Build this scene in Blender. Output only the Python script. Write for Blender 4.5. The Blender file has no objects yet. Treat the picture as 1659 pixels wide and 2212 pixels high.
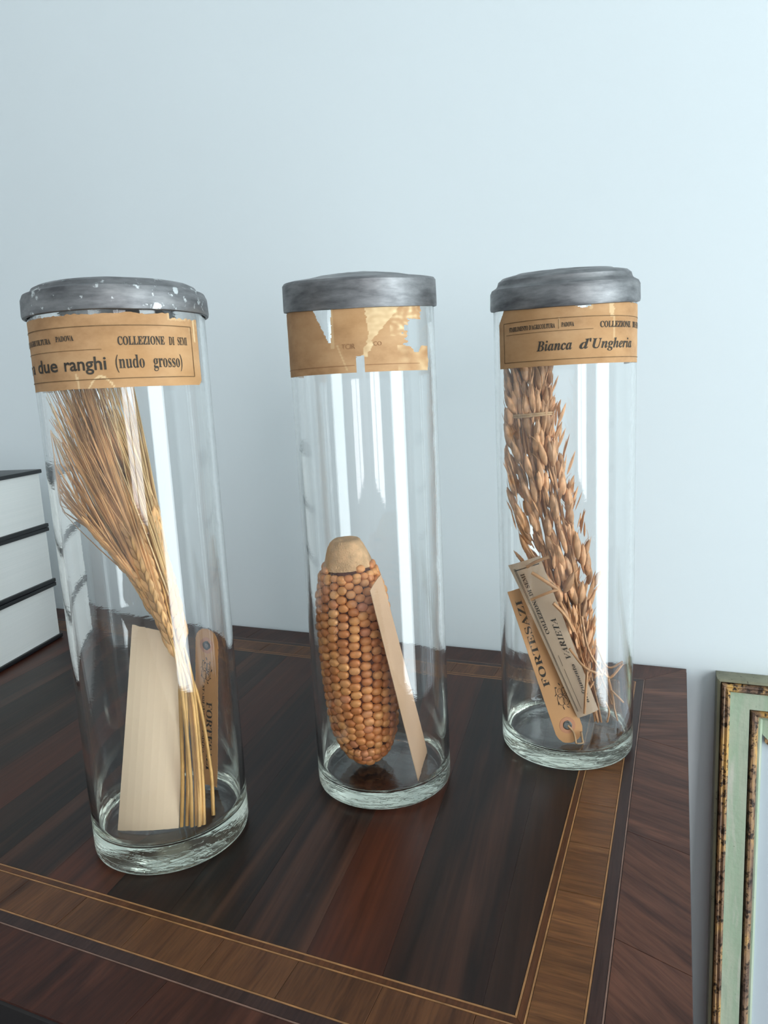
import bpy, bmesh, math, random
from math import pi, sin, cos, radians, sqrt, atan2
from mathutils import Vector, Matrix, noise
random.seed(7)
rnd = random.random
def U(a, b): return a + (b - a) * random.random()
SC = bpy.context.scene
COL = SC.collection

# ------------------------------------------------------------------ camera
CAM = Vector((-0.0108, -0.7206, 0.2836))
FPX = 1521.87
rx, ry, rz = 1.4034, 0.0492, 0.3929
RM = (Matrix.Rotation(rz, 3, 'Z') @ Matrix.Rotation(ry, 3, 'Y') @ Matrix.Rotation(rx, 3, 'X'))
cd = bpy.data.cameras.new('camera')
cam = bpy.data.objects.new('camera', cd)
COL.objects.link(cam)
cam.matrix_world = Matrix.Translation(CAM) @ RM.to_4x4()
cd.sensor_fit = 'VERTICAL'; cd.sensor_height = 36.0; cd.lens = 36.0 * FPX / 2212.0
cd.clip_start = 0.02
SC.camera = cam

# ------------------------------------------------------------------ light, world, exposure
SC.view_settings.view_transform = 'Standard'
SC.view_settings.look = 'None'
SC.view_settings.gamma = 1.0
SC.view_settings.use_curve_mapping = False
SC.view_settings.exposure = 0.13
SC.cycles.caustics_refractive = True
SC.cycles.caustics_reflective = True
SC.cycles.blur_glossy = 0.3
SC.cycles.max_bounces = 18
SC.cycles.transmission_bounces = 16
SC.cycles.glossy_bounces = 8
SC.cycles.diffuse_bounces = 4
SC.cycles.sample_clamp_indirect = 6.0
SC.cycles.use_denoising = True
w = bpy.data.worlds.new('sky'); SC.world = w; w.use_nodes = True
w.node_tree.nodes['Background'].inputs[0].default_value = (0.55, 0.75, 1.0, 1)
w.node_tree.nodes['Background'].inputs[1].default_value = 0.6

def area(name, loc, aim, sx, sy, power, col):
    l = bpy.data.lights.new(name, 'AREA'); l.shape = 'RECTANGLE'; l.size = sx; l.size_y = sy
    l.energy = power; l.color = col
    o = bpy.data.objects.new(name, l); COL.objects.link(o); o.location = loc
    o.rotation_euler = Vector(aim).to_track_quat('-Z', 'Y').to_euler()
    return o
# daylight through the two windows in the right-hand wall, a tall one beside the dresser and one further back
WX = 1.5; WY0, WY1, WZ0, WZ1 = -1.12, -0.36, -0.75, 1.45
area('window_daylight', (WX + 0.09, (WY0 + WY1) / 2, (WZ0 + WZ1) / 2), (-1, 0, 0), WY1 - WY0, WZ1 - WZ0, 42, (0.87, 0.975, 1.0))
area('far_window_daylight', (WX + 0.09, -2.4, 0.62), (-1, 0, 0), 1.2, 1.65, 34, (0.98, 0.97, 0.97))

# ------------------------------------------------------------------ helpers
def link(o, parent=None):
    COL.objects.link(o)
    if parent is not None:
        o.parent = parent
    return o
def tag(o, label=None, cat=None, group=None, kind=None):
    if label: o['label'] = label
    if cat: o['category'] = cat
    if group: o['group'] = group
    if kind: o['kind'] = kind
    return o
def thing(name, loc, label, cat, group=None):
    o = bpy.data.objects.new(name, None); o.empty_display_size = 0.02
    o.location = loc; link(o); return tag(o, label, cat, group)
BASE = {}
def base_of(p):
    v = Vector((0, 0, 0))
    while p is not None:
        v += p.location; p = p.parent
    return v
def obj(name, bm, mat, parent=None, smooth=None, kind=None, label=None):
    """link a bmesh given in world coordinates as one mesh object under parent"""
    me = bpy.data.meshes.new(name)
    off = base_of(parent)
    bm.transform(Matrix.Translation(-off))
    bmesh.ops.recalc_face_normals(bm, faces=bm.faces)
    bm.to_mesh(me); bm.free()
    if smooth is not None:
        for p in me.polygons: p.use_smooth = True
        me.set_sharp_from_angle(angle=radians(smooth))
    me.materials.append(mat)
    o = bpy.data.objects.new(name, me); link(o, parent)
    if kind: o['kind'] = kind
    if label: o['label'] = label
    return o
def shared(name, me, M, parent):
    """an object sharing mesh me, at world matrix M, under an unrotated parent"""
    o = bpy.data.objects.new(name, me); link(o, parent)
    o.matrix_local = Matrix.Translation(-base_of(parent)) @ M
    return o
def mesh_of(name, bm, mat, smooth=None):
    me = bpy.data.meshes.new(name); bmesh.ops.recalc_face_normals(bm, faces=bm.faces)
    bm.to_mesh(me); bm.free(); me.materials.append(mat)
    if smooth is not None:
        for p in me.polygons: p.use_smooth = True
        me.set_sharp_from_angle(angle=radians(smooth))
    return me
def box(bm, a, b, M=None):
    vs = [bm.verts.new(Vector((x, y, z)) if M is None else M @ Vector((x, y, z)))
          for x in (a[0], b[0]) for y in (a[1], b[1]) for z in (a[2], b[2])]
    for f in ((0, 1, 3, 2), (4, 6, 7, 5), (0, 4, 5, 1), (2, 3, 7, 6), (0, 2, 6, 4), (1, 5, 7, 3)):
        bm.faces.new([vs[i] for i in f])
def bevelled_box(a, b, r=0.002, seg=2):
    bm = bmesh.new(); box(bm, a, b)
    bmesh.ops.bevel(bm, geom=bm.edges[:], offset=r, segments=seg, affect='EDGES', profile=0.6)
    return bm
def prism(bm, poly, z0, z1, ch=0.0):
    """vertical prism over a 2D polygon, its top edge chamfered by ch"""
    n = len(poly)
    cx = sum(p[0] for p in poly) / n; cy = sum(p[1] for p in poly) / n
    lo = [bm.verts.new((p[0], p[1], z0)) for p in poly]
    if ch:
        mid = [bm.verts.new((p[0], p[1], z1 - ch)) for p in poly]
        hi = []
        for p in poly:
            d = Vector((cx - p[0], cy - p[1])); L = d.length or 1
            hi.append(bm.verts.new((p[0] + d.x / L * ch * 1.4, p[1] + d.y / L * ch * 1.4, z1)))
        rings = [lo, mid, hi]
    else:
        rings = [lo, [bm.verts.new((p[0], p[1], z1)) for p in poly]]
    for A, B in zip(rings, rings[1:]):
        for i in range(n):
            bm.faces.new((A[i], A[(i + 1) % n], B[(i + 1) % n], B[i]))
    bm.faces.new(rings[-1]); bm.faces.new(lo[::-1])
def lathe(bm, prof, c=(0, 0, 0), seg=128, M=None, closed=False, wob=None):
    rings = []
    for (r, z) in prof:
        if r < 1e-7:
            p = Vector((0, 0, z)); p = M @ p if M else p + Vector(c); rings.append([bm.verts.new(p)])
        else:
            ring = []
            for i in range(seg):
                t = 2 * pi * i / seg
                rr = r * (wob(t, z) if wob else 1)
                p = Vector((rr * cos(t), rr * sin(t), z)); p = M @ p if M else p + Vector(c)
                ring.append(bm.verts.new(p))
            rings.append(ring)
    pairs = list(zip(rings, rings[1:])) + ([(rings[-1], rings[0])] if closed else [])
    for A, B in pairs:
        if len(A) == 1 and len(B) == 1: continue
        for i in range(seg):
            j = (i + 1) % seg
            if len(A) == 1: bm.faces.new((A[0], B[j], B[i]))
            elif len(B) == 1: bm.faces.new((A[i], A[j], B[0]))
            else: bm.faces.new((A[i], A[j], B[j], B[i]))
def tube(bm, pts, rad, seg=6, flat=1.0, cap=True):
    pts = [Vector(p) for p in pts]; n = len(pts)
    rads = rad if isinstance(rad, (list, tuple)) else [rad] * n
    d0 = (pts[1] - pts[0]).normalized()
    a = d0.orthogonal().normalized(); rings = []
    for i, p in enumerate(pts):
        d = (pts[min(i + 1, n - 1)] - pts[max(i - 1, 0)]).normalized()
        a = (a - d * a.dot(d)).normalized(); b = d.cross(a)
        rings.append([bm.verts.new(p + (a * cos(2 * pi * k / seg) + b * sin(2 * pi * k / seg) * flat) * rads[i]) for k in range(seg)])
    for A, B in zip(rings, rings[1:]):
        for k in range(seg):
            bm.faces.new((A[k], A[(k + 1) % seg], B[(k + 1) % seg], B[k]))
    if cap:
        bm.faces.new(rings[0][::-1]); bm.faces.new(rings[-1])
def catmull(pts, n):
    pts = [Vector(p) for p in pts]; P = [pts[0] * 2 - pts[1]] + pts + [pts[-1] * 2 - pts[-2]]
    out = []
    for i in range(n + 1):
        s = i / n * (len(pts) - 1); k = min(int(s), len(pts) - 2); t = s - k
        a, b, c, d = P[k:k + 4]
        out.append(0.5 * ((2 * b) + (c - a) * t + (2 * a - 5 * b + 4 * c - d) * t * t + (-a + 3 * b - 3 * c + d) * t ** 3))
    return out

# ------------------------------------------------------------------ materials
def srgb(r, g, b):
    return tuple(((c / 255) / 12.92 if c / 255 <= 0.04045 else ((c / 255 + 0.055) / 1.055) ** 2.4) for c in (r, g, b)) + (1,)
class NT:
    def __init__(s, name):
        s.m = bpy.data.materials.new(name); s.m.use_nodes = True
        s.t = s.m.node_tree; s.t.nodes.clear()
        s.out = s.n('ShaderNodeOutputMaterial')
    def n(s, typ, **kw):
        nd = s.t.nodes.new(typ)
        for k, v in kw.items():
            if k in nd.inputs.keys() if hasattr(nd.inputs, 'keys') else False: nd.inputs[k].default_value = v
            else: setattr(nd, k, v)
        return nd
    def l(s, a, b): s.t.links.new(a, b)
    def bsdf(s, **kw):
        b = s.n('ShaderNodeBsdfPrincipled')
        for k, v in kw.items(): b.inputs[k.replace('_', ' ')].default_value = v
        s.l(b.outputs[0], s.out.inputs[0]); return b
    def ramp(s, fac, stops, interp='LINEAR'):
        r = s.n('ShaderNodeValToRGB'); cr = r.color_ramp; cr.interpolation = interp
        while len(cr.elements) < len(stops): cr.elements.new(0.5)
        for e, (p, c) in zip(cr.elements, stops): e.position = p; e.color = c
        s.l(fac, r.inputs[0]); return r.outputs[0]
    def mapping(s, vec, rot=(0, 0, 0), scale=(1, 1, 1)):
        m = s.n('ShaderNodeMapping'); m.inputs['Rotation'].default_value = rot; m.inputs['Scale'].default_value = scale
        s.l(vec, m.inputs[0]); return m.outputs[0]
    def noise(s, vec, scale=5, detail=3, rough=0.5, dist=0.0):
        t = s.n('ShaderNodeTexNoise'); t.inputs['Scale'].default_value = scale; t.inputs['Detail'].default_value = detail
        t.inputs['Roughness'].default_value = rough; t.inputs['Distortion'].default_value = dist
        if vec is not None: s.l(vec, t.inputs['Vector'])
        return t.outputs['Fac']
    def mix(s, fac, a, b, mode='MIX'):
        m = s.n('ShaderNodeMix'); m.data_type = 'RGBA'; m.blend_type = mode
        for sock, v in ((m.inputs[0], fac), (m.inputs[6], a), (m.inputs[7], b)):
            if hasattr(v, 'is_linked'): s.l(v, sock)
            else: sock.default_value = v
        return m.outputs[2]
    def math(s, op, a, b=None):
        m = s.n('ShaderNodeMath'); m.operation = op
        for i, v in enumerate((a, b)):
            if v is None: continue
            if hasattr(v, 'is_linked'): s.l(v, m.inputs[i])
            else: m.inputs[i].default_value = v
        return m.outputs[0]
    def bump(s, h, strength, dist, b):
        m = s.n('ShaderNodeBump'); m.inputs['Strength'].default_value = strength; m.inputs['Distance'].default_value = dist
        s.l(h, m.inputs['Height']); s.l(m.outputs[0], b.inputs['Normal'])
    def pos(s):
        return s.n('ShaderNodeNewGeometry').outputs['Position']
    def rand(s):
        return s.n('ShaderNodeObjectInfo').outputs['Random']
    def pos_rand(s, k=3.0):
        v = s.n('ShaderNodeVectorMath'); v.operation = 'ADD'
        c = s.n('ShaderNodeVectorMath'); c.operation = 'SCALE'; c.inputs[0].default_value = (k, k * .7, k * 1.3)
        s.l(s.rand(), c.inputs['Scale']); s.l(s.pos(), v.inputs[0]); s.l(c.outputs[0], v.inputs[1]); return v.outputs[0]

def simple(name, col, rough=0.6, spread=0.12, scale=30, bump=0.0, metallic=0.0, objrand=0.0, spec=0.5):
    t = NT(name); b = t.bsdf(Roughness=rough, Metallic=metallic, Specular_IOR_Level=spec)
    p = t.pos(); f = t.noise(p, scale, 4)
    lo = tuple(c * (1 - spread) for c in col[:3]) + (1,); hi = tuple(min(1, c * (1 + spread)) for c in col[:3]) + (1,)
    c = t.ramp(f, [(0.3, lo), (0.7, hi)])
    if objrand:
        r = t.ramp(t.rand(), [(0, (1 - objrand,) * 3 + (1,)), (1, (1 + objrand, 1 + objrand * .9, 1 + objrand * .8, 1))])
        c = t.mix(1.0, c, r, 'MULTIPLY')
    t.l(c, b.inputs['Base Color'])
    if bump: t.bump(t.noise(p, scale * 6, 3), bump, 0.001, b)
    return t.m

def wood(name, cols, ang=0.0, across=45, along=3.0, rough=0.3, fine=0.35, randk=3.0, coat=0.0, seps=None):
    """veneer: grain runs along direction ang (degrees from +x), streaks across it"""
    t = NT(name); b = t.bsdf(Roughness=rough, Specular_IOR_Level=0.23)
    v = t.pos_rand(randk)
    v1 = t.mapping(v, rot=(0, 0, -radians(ang)))
    a = t.mapping(v1, scale=(along, across, across))
    f = t.noise(a, 1.0, 4, 0.55, 0.5)
    n = len(cols); lo, hi = 0.28, 0.72
    c = t.ramp(f, [(lo + (hi - lo) * i / (n - 1), cols[i]) for i in range(n)])
    g = t.noise(t.mapping(v1, scale=(along * 9, across * 11, across * 11)), 1.0, 3, 0.6)
    gm = t.ramp(g, [(0.3, (1 - fine,) * 3 + (1,)), (0.62, (1.08,) * 3 + (1,))])
    c = t.mix(1.0, c, gm, 'MULTIPLY')
    r = t.ramp(t.rand(), [(0, (0.86, 0.84, 0.82, 1)), (1, (1.12, 1.1, 1.07, 1))])
    c = t.mix(1.0, c, r, 'MULTIPLY')
    t.l(c, b.inputs['Base Color'])
    rr = t.n('ShaderNodeMapRange'); rr.inputs['To Min'].default_value = rough * 0.85; rr.inputs['To Max'].default_value = rough * 1.3
    t.l(t.noise(t.pos(), 22, 3), rr.inputs[0]); t.l(rr.outputs[0], b.inputs['Roughness'])
    t.bump(g, 0.18, 0.0004, b)
    return t.m

M = {}
M['wall'] = simple('wall_paint', (0.80, 0.865, 0.885, 1), 0.9, 0.012, 3, 0.05)
M['roomwall'] = simple('room_paint', (0.84, 0.86, 0.86, 1), 0.9, 0.02, 3)
M['ceiling'] = simple('ceiling_paint', (0.82, 0.84, 0.85, 1), 0.9, 0.02, 3)
M['floor'] = simple('floor_stone', (0.10, 0.105, 0.12, 1), 0.5, 0.25, 6)
M['winframe'] = simple('window_paint', (0.75, 0.76, 0.75, 1), 0.5, 0.03, 8)
ROSE = [srgb(22, 15, 13), srgb(52, 32, 25), srgb(36, 24, 20), srgb(70, 44, 33), srgb(80, 52, 39)]
M['rose'] = wood('rosewood_veneer', ROSE, 97, 26, 1.2, 0.30)
M['rose_red'] = wood('red_rosewood_veneer', [srgb(36, 20, 15), srgb(78, 40, 26), srgb(58, 32, 24), srgb(92, 54, 36)], 97, 20, 1.2, 0.30)
M['rose_dark'] = wood('dark_rosewood_veneer', [srgb(20, 15, 13), srgb(48, 31, 24), srgb(28, 20, 17), srgb(76, 49, 36)], 96, 26, 1.2, 0.30)
CB = [srgb(78, 49, 29), srgb(112, 73, 42), srgb(100, 64, 38), srgb(142, 96, 56)]
M['cross_x'] = wood('crossband_veneer_across', CB, 0, 60, 6, 0.34)
M['cross_y'] = wood('crossband_veneer_front', [srgb(66, 39, 24), srgb(92, 58, 35), srgb(110, 72, 43)], 90, 60, 6, 0.34)
M['string'] = simple('boxwood_stringing', srgb(150, 105, 62), 0.4, 0.3, 90)
M['string_dark'] = simple('faded_stringing', srgb(118, 88, 74), 0.4, 0.3, 90)
M['band'] = wood('dark_banding', [srgb(46, 30, 28), srgb(70, 48, 42)], 90, 60, 4, 0.32)
M['band_brown'] = wood('brown_banding', [srgb(66, 38, 22), srgb(98, 58, 32)], 90, 60, 4, 0.32)
KING = [srgb(66, 38, 30), srgb(112, 72, 56), srgb(84, 52, 42), srgb(130, 86, 68)]
KING = [tuple(c * .72 for c in k_[:3]) + (1,) for k_ in KING]
M['king'] = [wood('kingwood_border_a', KING, a, 40, 5, 0.36) for a in (12, -18, -38, -42)]
KF = [srgb(38, 19, 15), srgb(72, 38, 27), srgb(55, 28, 21), srgb(90, 52, 38)]
M['king_front'] = wood('kingwood_border_front', KF, 86, 36, 5, 0.36)
M['substrate'] = simple('glue_line', srgb(22, 14, 12), 0.6, 0.2, 40)
M['carcass'] = wood('carcass_wood', KF, 0, 30, 2, 0.4)
M['brass'] = simple('old_brass', srgb(150, 115, 60), 0.35, 0.2, 60, metallic=1.0)

def glass_mat():
    t = NT('old_greenish_glass')
    g = t.n('ShaderNodeBsdfGlass'); g.inputs['IOR'].default_value = 1.5; g.inputs['Roughness'].default_value = 0.0
    g.inputs['Color'].default_value = (0.997, 0.997, 0.998, 1)
    t.l(g.outputs[0], t.out.inputs[0])
    p = t.pos(); s = t.n('ShaderNodeSeparateXYZ'); t.l(p, s.inputs[0])
    mask = t.ramp(s.outputs[2], [(0.0, (1, 1, 1, 1)), (0.016, (1, 1, 1, 1)), (0.021, (0.05,) * 3 + (1,))])
    f = t.noise(t.mapping(p, rot=(0, 0, 0.5), scale=(40, 90, 300)), 1.0, 3, 0.5, 1.2)
    h = t.mix(1.0, f, mask, 'MULTIPLY')
    va = t.n('ShaderNodeVolumeAbsorption'); va.inputs['Color'].default_value = (0.78, 0.87, 0.66, 1); va.inputs['Density'].default_value = 7
    t.l(va.outputs[0], t.out.inputs['Volume'])
    b = t.n('ShaderNodeBump'); b.inputs['Strength'].default_value = 0.32; b.inputs['Distance'].default_value = 0.0009
    t.l(h, b.inputs['Height']); t.l(b.outputs[0], g.inputs['Normal'])
    return t.m
M['glass'] = glass_mat()
def lid_mat(name, stain):
    t = NT(name); b = t.bsdf(Metallic=0.85, Roughness=0.42)
    p = t.pos()
    c = t.ramp(t.noise(t.mapping(p, scale=(1, 1, 4)), 40, 5, 0.6), [(0.3, srgb(96, 96, 98)), (0.55, srgb(136, 136, 137)), (0.75, srgb(160, 159, 158))])
    f = t.noise(p, 130, 4, 0.6)
    k = t.ramp(f, [(0.70 - stain, (0, 0, 0, 1)), (0.74 - stain, (1, 1, 1, 1))])
    s = t.n('ShaderNodeSeparateXYZ'); t.l(p, s.inputs[0])
    c = t.mix(k, c, srgb(205, 208, 208)) if stain > 0 else c
    t.l(c, b.inputs['Base Color'])
    t.l(t.ramp(t.noise(p, 60, 4), [(0.3, (0.42,) * 3 + (1,)), (0.7, (0.6,) * 3 + (1,))]), b.inputs['Roughness'])
    t.bump(t.noise(t.mapping(p, scale=(1, 1, 2.5)), 70, 3, 0.5), 0.25, 0.001, b)
    return t.m
M['lid1'] = lid_mat('zinc_spotted', 0.10); M['lid2'] = lid_mat('zinc_dull', 0.0); M['lid3'] = lid_mat('zinc_banded', 0.0)

def label_mat():
    t = NT('aged_label_paper'); b = t.bsdf(Roughness=0.75, Specular_IOR_Level=0.3)
    p = t.pos()
    c = t.ramp(t.noise(t.mapping(p, scale=(1, 1, 1.6)), 38, 5, 0.6), [(0.28, srgb(158, 118, 80)), (0.5, srgb(184, 143, 102)), (0.72, srgb(198, 158, 116))])
    c = t.mix(t.ramp(t.noise(p, 16, 2), [(0.52, (0, 0, 0, 1)), (0.75, (0.55,) * 3 + (1,))]), c, srgb(186, 138, 86))
    a = t.n('ShaderNodeVertexColor'); a.layer_name = 'tear'
    c = t.mix(a.outputs[0], c, srgb(232, 205, 160))
    t.l(c, b.inputs['Base Color'])
    t.bump(t.noise(t.mapping(p, scale=(1, 1, 3)), 120, 3), 0.15, 0.0006, b)
    return t.m
M['label'] = label_mat()
M['ink'] = simple('printing_ink', srgb(58, 52, 44), 0.8, 0.25, 200)
M['ink_faint'] = simple('faded_ink', srgb(150, 108, 72), 0.8, 0.15, 200)
M['ink_rule'] = simple('rule_ink', srgb(112, 84, 52), 0.8, 0.25, 200)
M['cream'] = simple('cream_card', srgb(230, 206, 174), 0.7, 0.04, 14)
M['pinkcard'] = simple('pinkish_card', srgb(196, 160, 128), 0.7, 0.06, 24)
M['greycard'] = simple('greyed_card', srgb(188, 164, 138), 0.7, 0.06, 24)
M['kraft'] = simple('brown_tag_card', srgb(196, 146, 96), 0.7, 0.09, 30)
M['washer'] = simple('tag_reinforcement', srgb(186, 130, 96), 0.7, 0.1, 60)
M['eyelet'] = simple('metal_eyelet', srgb(70, 72, 70), 0.4, 0.2, 90, metallic=0.7)
M['hole'] = M['eyelet']
M['straw'] = simple('golden_straw', srgb(206, 160, 92), 0.5, 0.22, 60, objrand=0.12)
M['awn'] = simple('barley_awn', srgb(206, 154, 102), 0.5, 0.35, 45)
M['awn_pale'] = simple('pale_awn', srgb(218, 182, 130), 0.5, 0.25, 45)
M['grain'] = simple('barley_grain', srgb(214, 166, 108), 0.5, 0.2, 220, objrand=0.25)
M['oat'] = simple('oat_husk', srgb(202, 152, 108), 0.5, 0.28, 160, objrand=0.28)
M['twig'] = simple('oat_straw', srgb(196, 146, 100), 0.5, 0.22, 60, objrand=0.15)
M['string_tie'] = simple('tie_string', srgb(196, 160, 120), 0.8, 0.15, 200)
def kernel_mat():
    t = NT('maize_kernel'); b = t.bsdf(Roughness=0.45, Specular_IOR_Level=0.4)
    c = t.ramp(t.rand(), [(0, srgb(194, 116, 64)), (0.5, srgb(218, 144, 84)), (0.85, srgb(230, 164, 100)), (1, srgb(206, 132, 92))])
    c = t.mix(1.0, c, t.ramp(t.noise(t.pos(), 300, 3), [(0.3, (0.8,) * 3 + (1,)), (0.7, (1.08,) * 3 + (1,))]), 'MULTIPLY')
    t.l(c, b.inputs['Base Color']); b.inputs['Subsurface Weight'].default_value = 0.0
    return t.m
M['kernel'] = kernel_mat()
M['cob'] = simple('cob_core', srgb(92, 48, 32), 0.9, 0.3, 120, 0.5)
M['cobtop'] = simple('cob_butt', srgb(208, 166, 122), 0.9, 0.22, 160, 0.8)
M['cover'] = simple('black_cover', srgb(24, 25, 28), 0.42, 0.15, 60)
def pages_mat():
    t = NT('page_block'); b = t.bsdf(Roughness=0.7)
    f = t.noise(t.mapping(t.pos(), scale=(3, 3, 1500)), 1.0, 2)
    t.l(t.ramp(f, [(0.3, srgb(222, 225, 222)), (0.7, srgb(228, 230, 227))]), b.inputs['Base Color'])
    t.bump(f, 0.04, 0.0003, b); return t.m
M['pages'] = pages_mat()
def worn(name, cols, scale=(30, 30, 9), dark=0.5):
    t = NT(name); b = t.bsdf(Roughness=0.5, Specular_IOR_Level=0.4)
    p = t.pos()
    f = t.noise(t.mapping(p, scale=scale), 1.0, 5, 0.65, 0.4)
    n = len(cols)
    c = t.ramp(f, [(0.30 + 0.40 * i / (n - 1), cols[i]) for i in range(n)])
    g = t.noise(p, 160, 4, 0.7)
    c = t.mix(t.ramp(g, [(dark - 0.14, (1, 1, 1, 1)), (dark - 0.06, (0, 0, 0, 1))]), c, srgb(48, 34, 24))
    t.l(c, b.inputs['Base Color']); t.bump(t.noise(p, 90, 4, 0.6), 0.5, 0.0012, b)
    return t.m
M['gilt'] = worn('worn_gilding', [srgb(52, 38, 32), srgb(104, 80, 66), srgb(150, 118, 88), srgb(200, 156, 88), srgb(196, 150, 84)], (60, 60, 13), dark=0.55)
M['sage'] = worn('sage_green_paint', [srgb(150, 166, 144), srgb(176, 184, 162), srgb(160, 178, 152), srgb(192, 192, 176)], (60, 60, 7), dark=0.38)
M['olive'] = worn('olive_paint', [srgb(86, 84, 66), srgb(122, 120, 98), srgb(140, 138, 114)], (20, 20, 5), dark=0.44)
M['edge_dark'] = worn('dark_frame_side', [srgb(34, 30, 28), srgb(62, 56, 46)], (20, 20, 5), dark=0.44)
def mirror_mat():
    t = NT('old_mirror'); b = t.bsdf(Metallic=1.0, Roughness=0.04)
    t.l(t.ramp(t.noise(t.pos(), 12, 4), [(0.3, srgb(200, 202, 208)), (0.7, srgb(222, 224, 228))]), b.inputs['Base Color']); return t.m
M['mirror'] = mirror_mat(); M['panel'] = simple('pale_backing_panel', srgb(196, 204, 212), 0.35, 0.02, 8)

# ------------------------------------------------------------------ room shell
FZ = -0.86; CZ = 1.95; LX = -2.6; BY = -3.5; WYF = 0.004
def struct(name, a, b, mat):
    bm = bmesh.new(); box(bm, a, b); return tag(obj(name, bm, mat), kind='structure')
struct('wall_back', (LX - .1, WYF, FZ), (WX + .12, WYF + .12, CZ), M['wall'])
struct('floor', (LX - .1, BY - .1, FZ - .1), (WX + .12, WYF + .12, FZ), M['floor'])
struct('ceiling', (LX - .1, BY - .1, CZ), (WX + .12, WYF + .12, CZ + .1), M['ceiling'])
struct('wall_left', (LX - .1, BY, FZ), (LX, WYF, CZ), M['roomwall'])
bm = bmesh.new()
box(bm, (WX, BY, FZ), (WX + .12, -3.0, CZ)); box(bm, (WX, -1.8, FZ), (WX + .12, WY0, CZ)); box(bm, (WX, WY1, FZ), (WX + .12, WYF, CZ))
box(bm, (WX, WY0, FZ), (WX + .12, WY1, WZ0)); box(bm, (WX, WY0, WZ1), (WX + .12, WY1, CZ))
box(bm, (WX, -3.0, FZ), (WX + .12, -1.8, -.2)); box(bm, (WX, -3.0, 1.45), (WX + .12, -1.8, CZ))
tag(obj('wall_right', bm, M['roomwall']), kind='structure')
struct('wall_rear', (LX, BY - .12, FZ), (WX + .12, BY, CZ), M['roomwall'])
def window_frame(name, axis, fixed, a0, a1, z0, z1, mull):
    bm = bmesh.new(); t = 0.045
    def bar(p0, p1, q0, q1):
        if axis == 'x': box(bm, (fixed, p0, q0), (fixed + .04, p1, q1))
        else: box(bm, (p0, fixed - .04, q0), (p1, fixed, q1))
    bar(a0, a0 + t, z0, z1); bar(a1 - t, a1, z0, z1); bar(a0, a1, z0, z0 + t); bar(a0, a1, z1 - t, z1)
    for m in mull: bar(m - .018, m + .018, z0, z1)
    tag(obj(name, bm, M['winframe']), kind='structure')
window_frame('window_1', 'x', WX, WY0, WY1, WZ0, WZ1, [])
window_frame('window_2', 'x', WX, -3.0, -1.8, -.2, 1.45, [-2.4])

# ------------------------------------------------------------------ dresser with veneered top
TX0, TX1, TY0, TY1 = -1.16, 0.0, -0.520, 0.0
dresser = thing('dresser', (-0.58, -0.26, FZ), 'dark veneered wooden dresser with crossbanded top carrying the three glass jars', 'dresser')
ZT = 0.0; ZS = -0.0011
bm = bevelled_box((TX0, TY0, -0.024), (TX1, TY1, ZS), 0.002, 1); obj('top_board', bm, M['substrate'], dresser)
bm = bmesh.new(); box(bm, (TX0 + .012, TY0 + .014, FZ + .09), (TX1 - .012, TY1 - .004, -0.024)); obj('body', bm, M['carcass'], dresser)
for z0 in (-0.262, -0.500, -0.738):
    bm = bevelled_box((TX0 + .04, TY0 + .006, z0), (TX1 - .04, TY0 + .014, z0 + .22), 0.003)
    d = obj('drawer', bm, M['carcass'], dresser)
    for x in (-0.85, -0.31):
        bm = bmesh.new(); lathe(bm, [(0, 0), (.008, 0), (.006, .012), (.014, .018), (.015, .026), (0, .03)], seg=20,
                                M=Matrix.Translation((x, TY0 + .006, z0 + .11)) @ Matrix.Rotation(pi / 2, 4, 'X'))
        obj('knob', bm, M['brass'], d, smooth=40)
for x in (TX0 + .012, TX1 - .072):
    for y in (TY0 + .014, TY1 - .064):
        bm = bmesh.new(); lathe(bm, [(0, 0), (.018, 0), (.024, .05), (.034, .09), (0, .09)], c=(x + .03, y + .03, FZ), seg=20); obj('foot', bm, M['carcass'], dresser, smooth=40)

SIDES = ('right', 'front', 'left', 'back')
def side_quad(side, d0, d1, s0, s1, sl=0.0):
    """quad between insets d0<d1 along a side between s0 and s1 (None = mitred corner); sl slants the cuts"""
    if side in ('right', 'left'):
        def P(d, s, end):
            x = TX1 - d if side == 'right' else TX0 + d
            y = (TY0 + d if end == 0 else TY1 - d) if s is None else s + sl * (d - d0)
            return (x, y)
    else:
        def P(d, s, end):
            y = TY0 + d if side == 'front' else TY1 - d
            x = (TX0 + d if end == 0 else TX1 - d) if s is None else s + sl * (d - d0)
            return (x, y)
    return [P(d0, s0, 0), P(d0, s1, 1), P(d1, s1, 1), P(d1, s0, 0)]
def plate(name, poly, mat, z1=0.0, ch=0.00015, label=None):
    bm = bmesh.new(); prism(bm, poly, ZS, z1, ch); return obj(name, bm, mat, dresser, label=label)
def ring(name, d0, d1, mat, z1=0.0):
    for s in SIDES: plate(name, side_quad(s, d0, d1, None, None), mat, z1)
ring('inlay_line', .0372, .0380, M['string_dark'])
ring('banding_strip', .0382, .0446, M['band'])
ring('inlay_line', .0448, .0457, M['string'])
ring('inlay_line', .0700, .0709, M['string'])
ring('banding_strip', .0711, .0741, M['band_brown'])
ring('inlay_line', .0743, .0753, M['string'])
def splits(a, b, step, jit, fixed=()):
    xs = [a]
    while xs[-1] + step * 1.5 < b: xs.append(xs[-1] + step * (1 + U(-jit, jit)))
    return xs + [b]
def run(name, side, d0, d1, cuts, mat, sl=0.0, gap=0.0001):
    for i in range(len(cuts) - 1):
        s0 = None if i == 0 else cuts[i] + gap; s1 = None if i == len(cuts) - 2 else cuts[i + 1] - gap
        m = mat[min(i, len(mat) - 1)] if isinstance(mat, list) else mat
        plate(name, side_quad(side, d0, d1, s0, s1, sl), m, z1=U(-0.00006, 0.00003))
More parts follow.
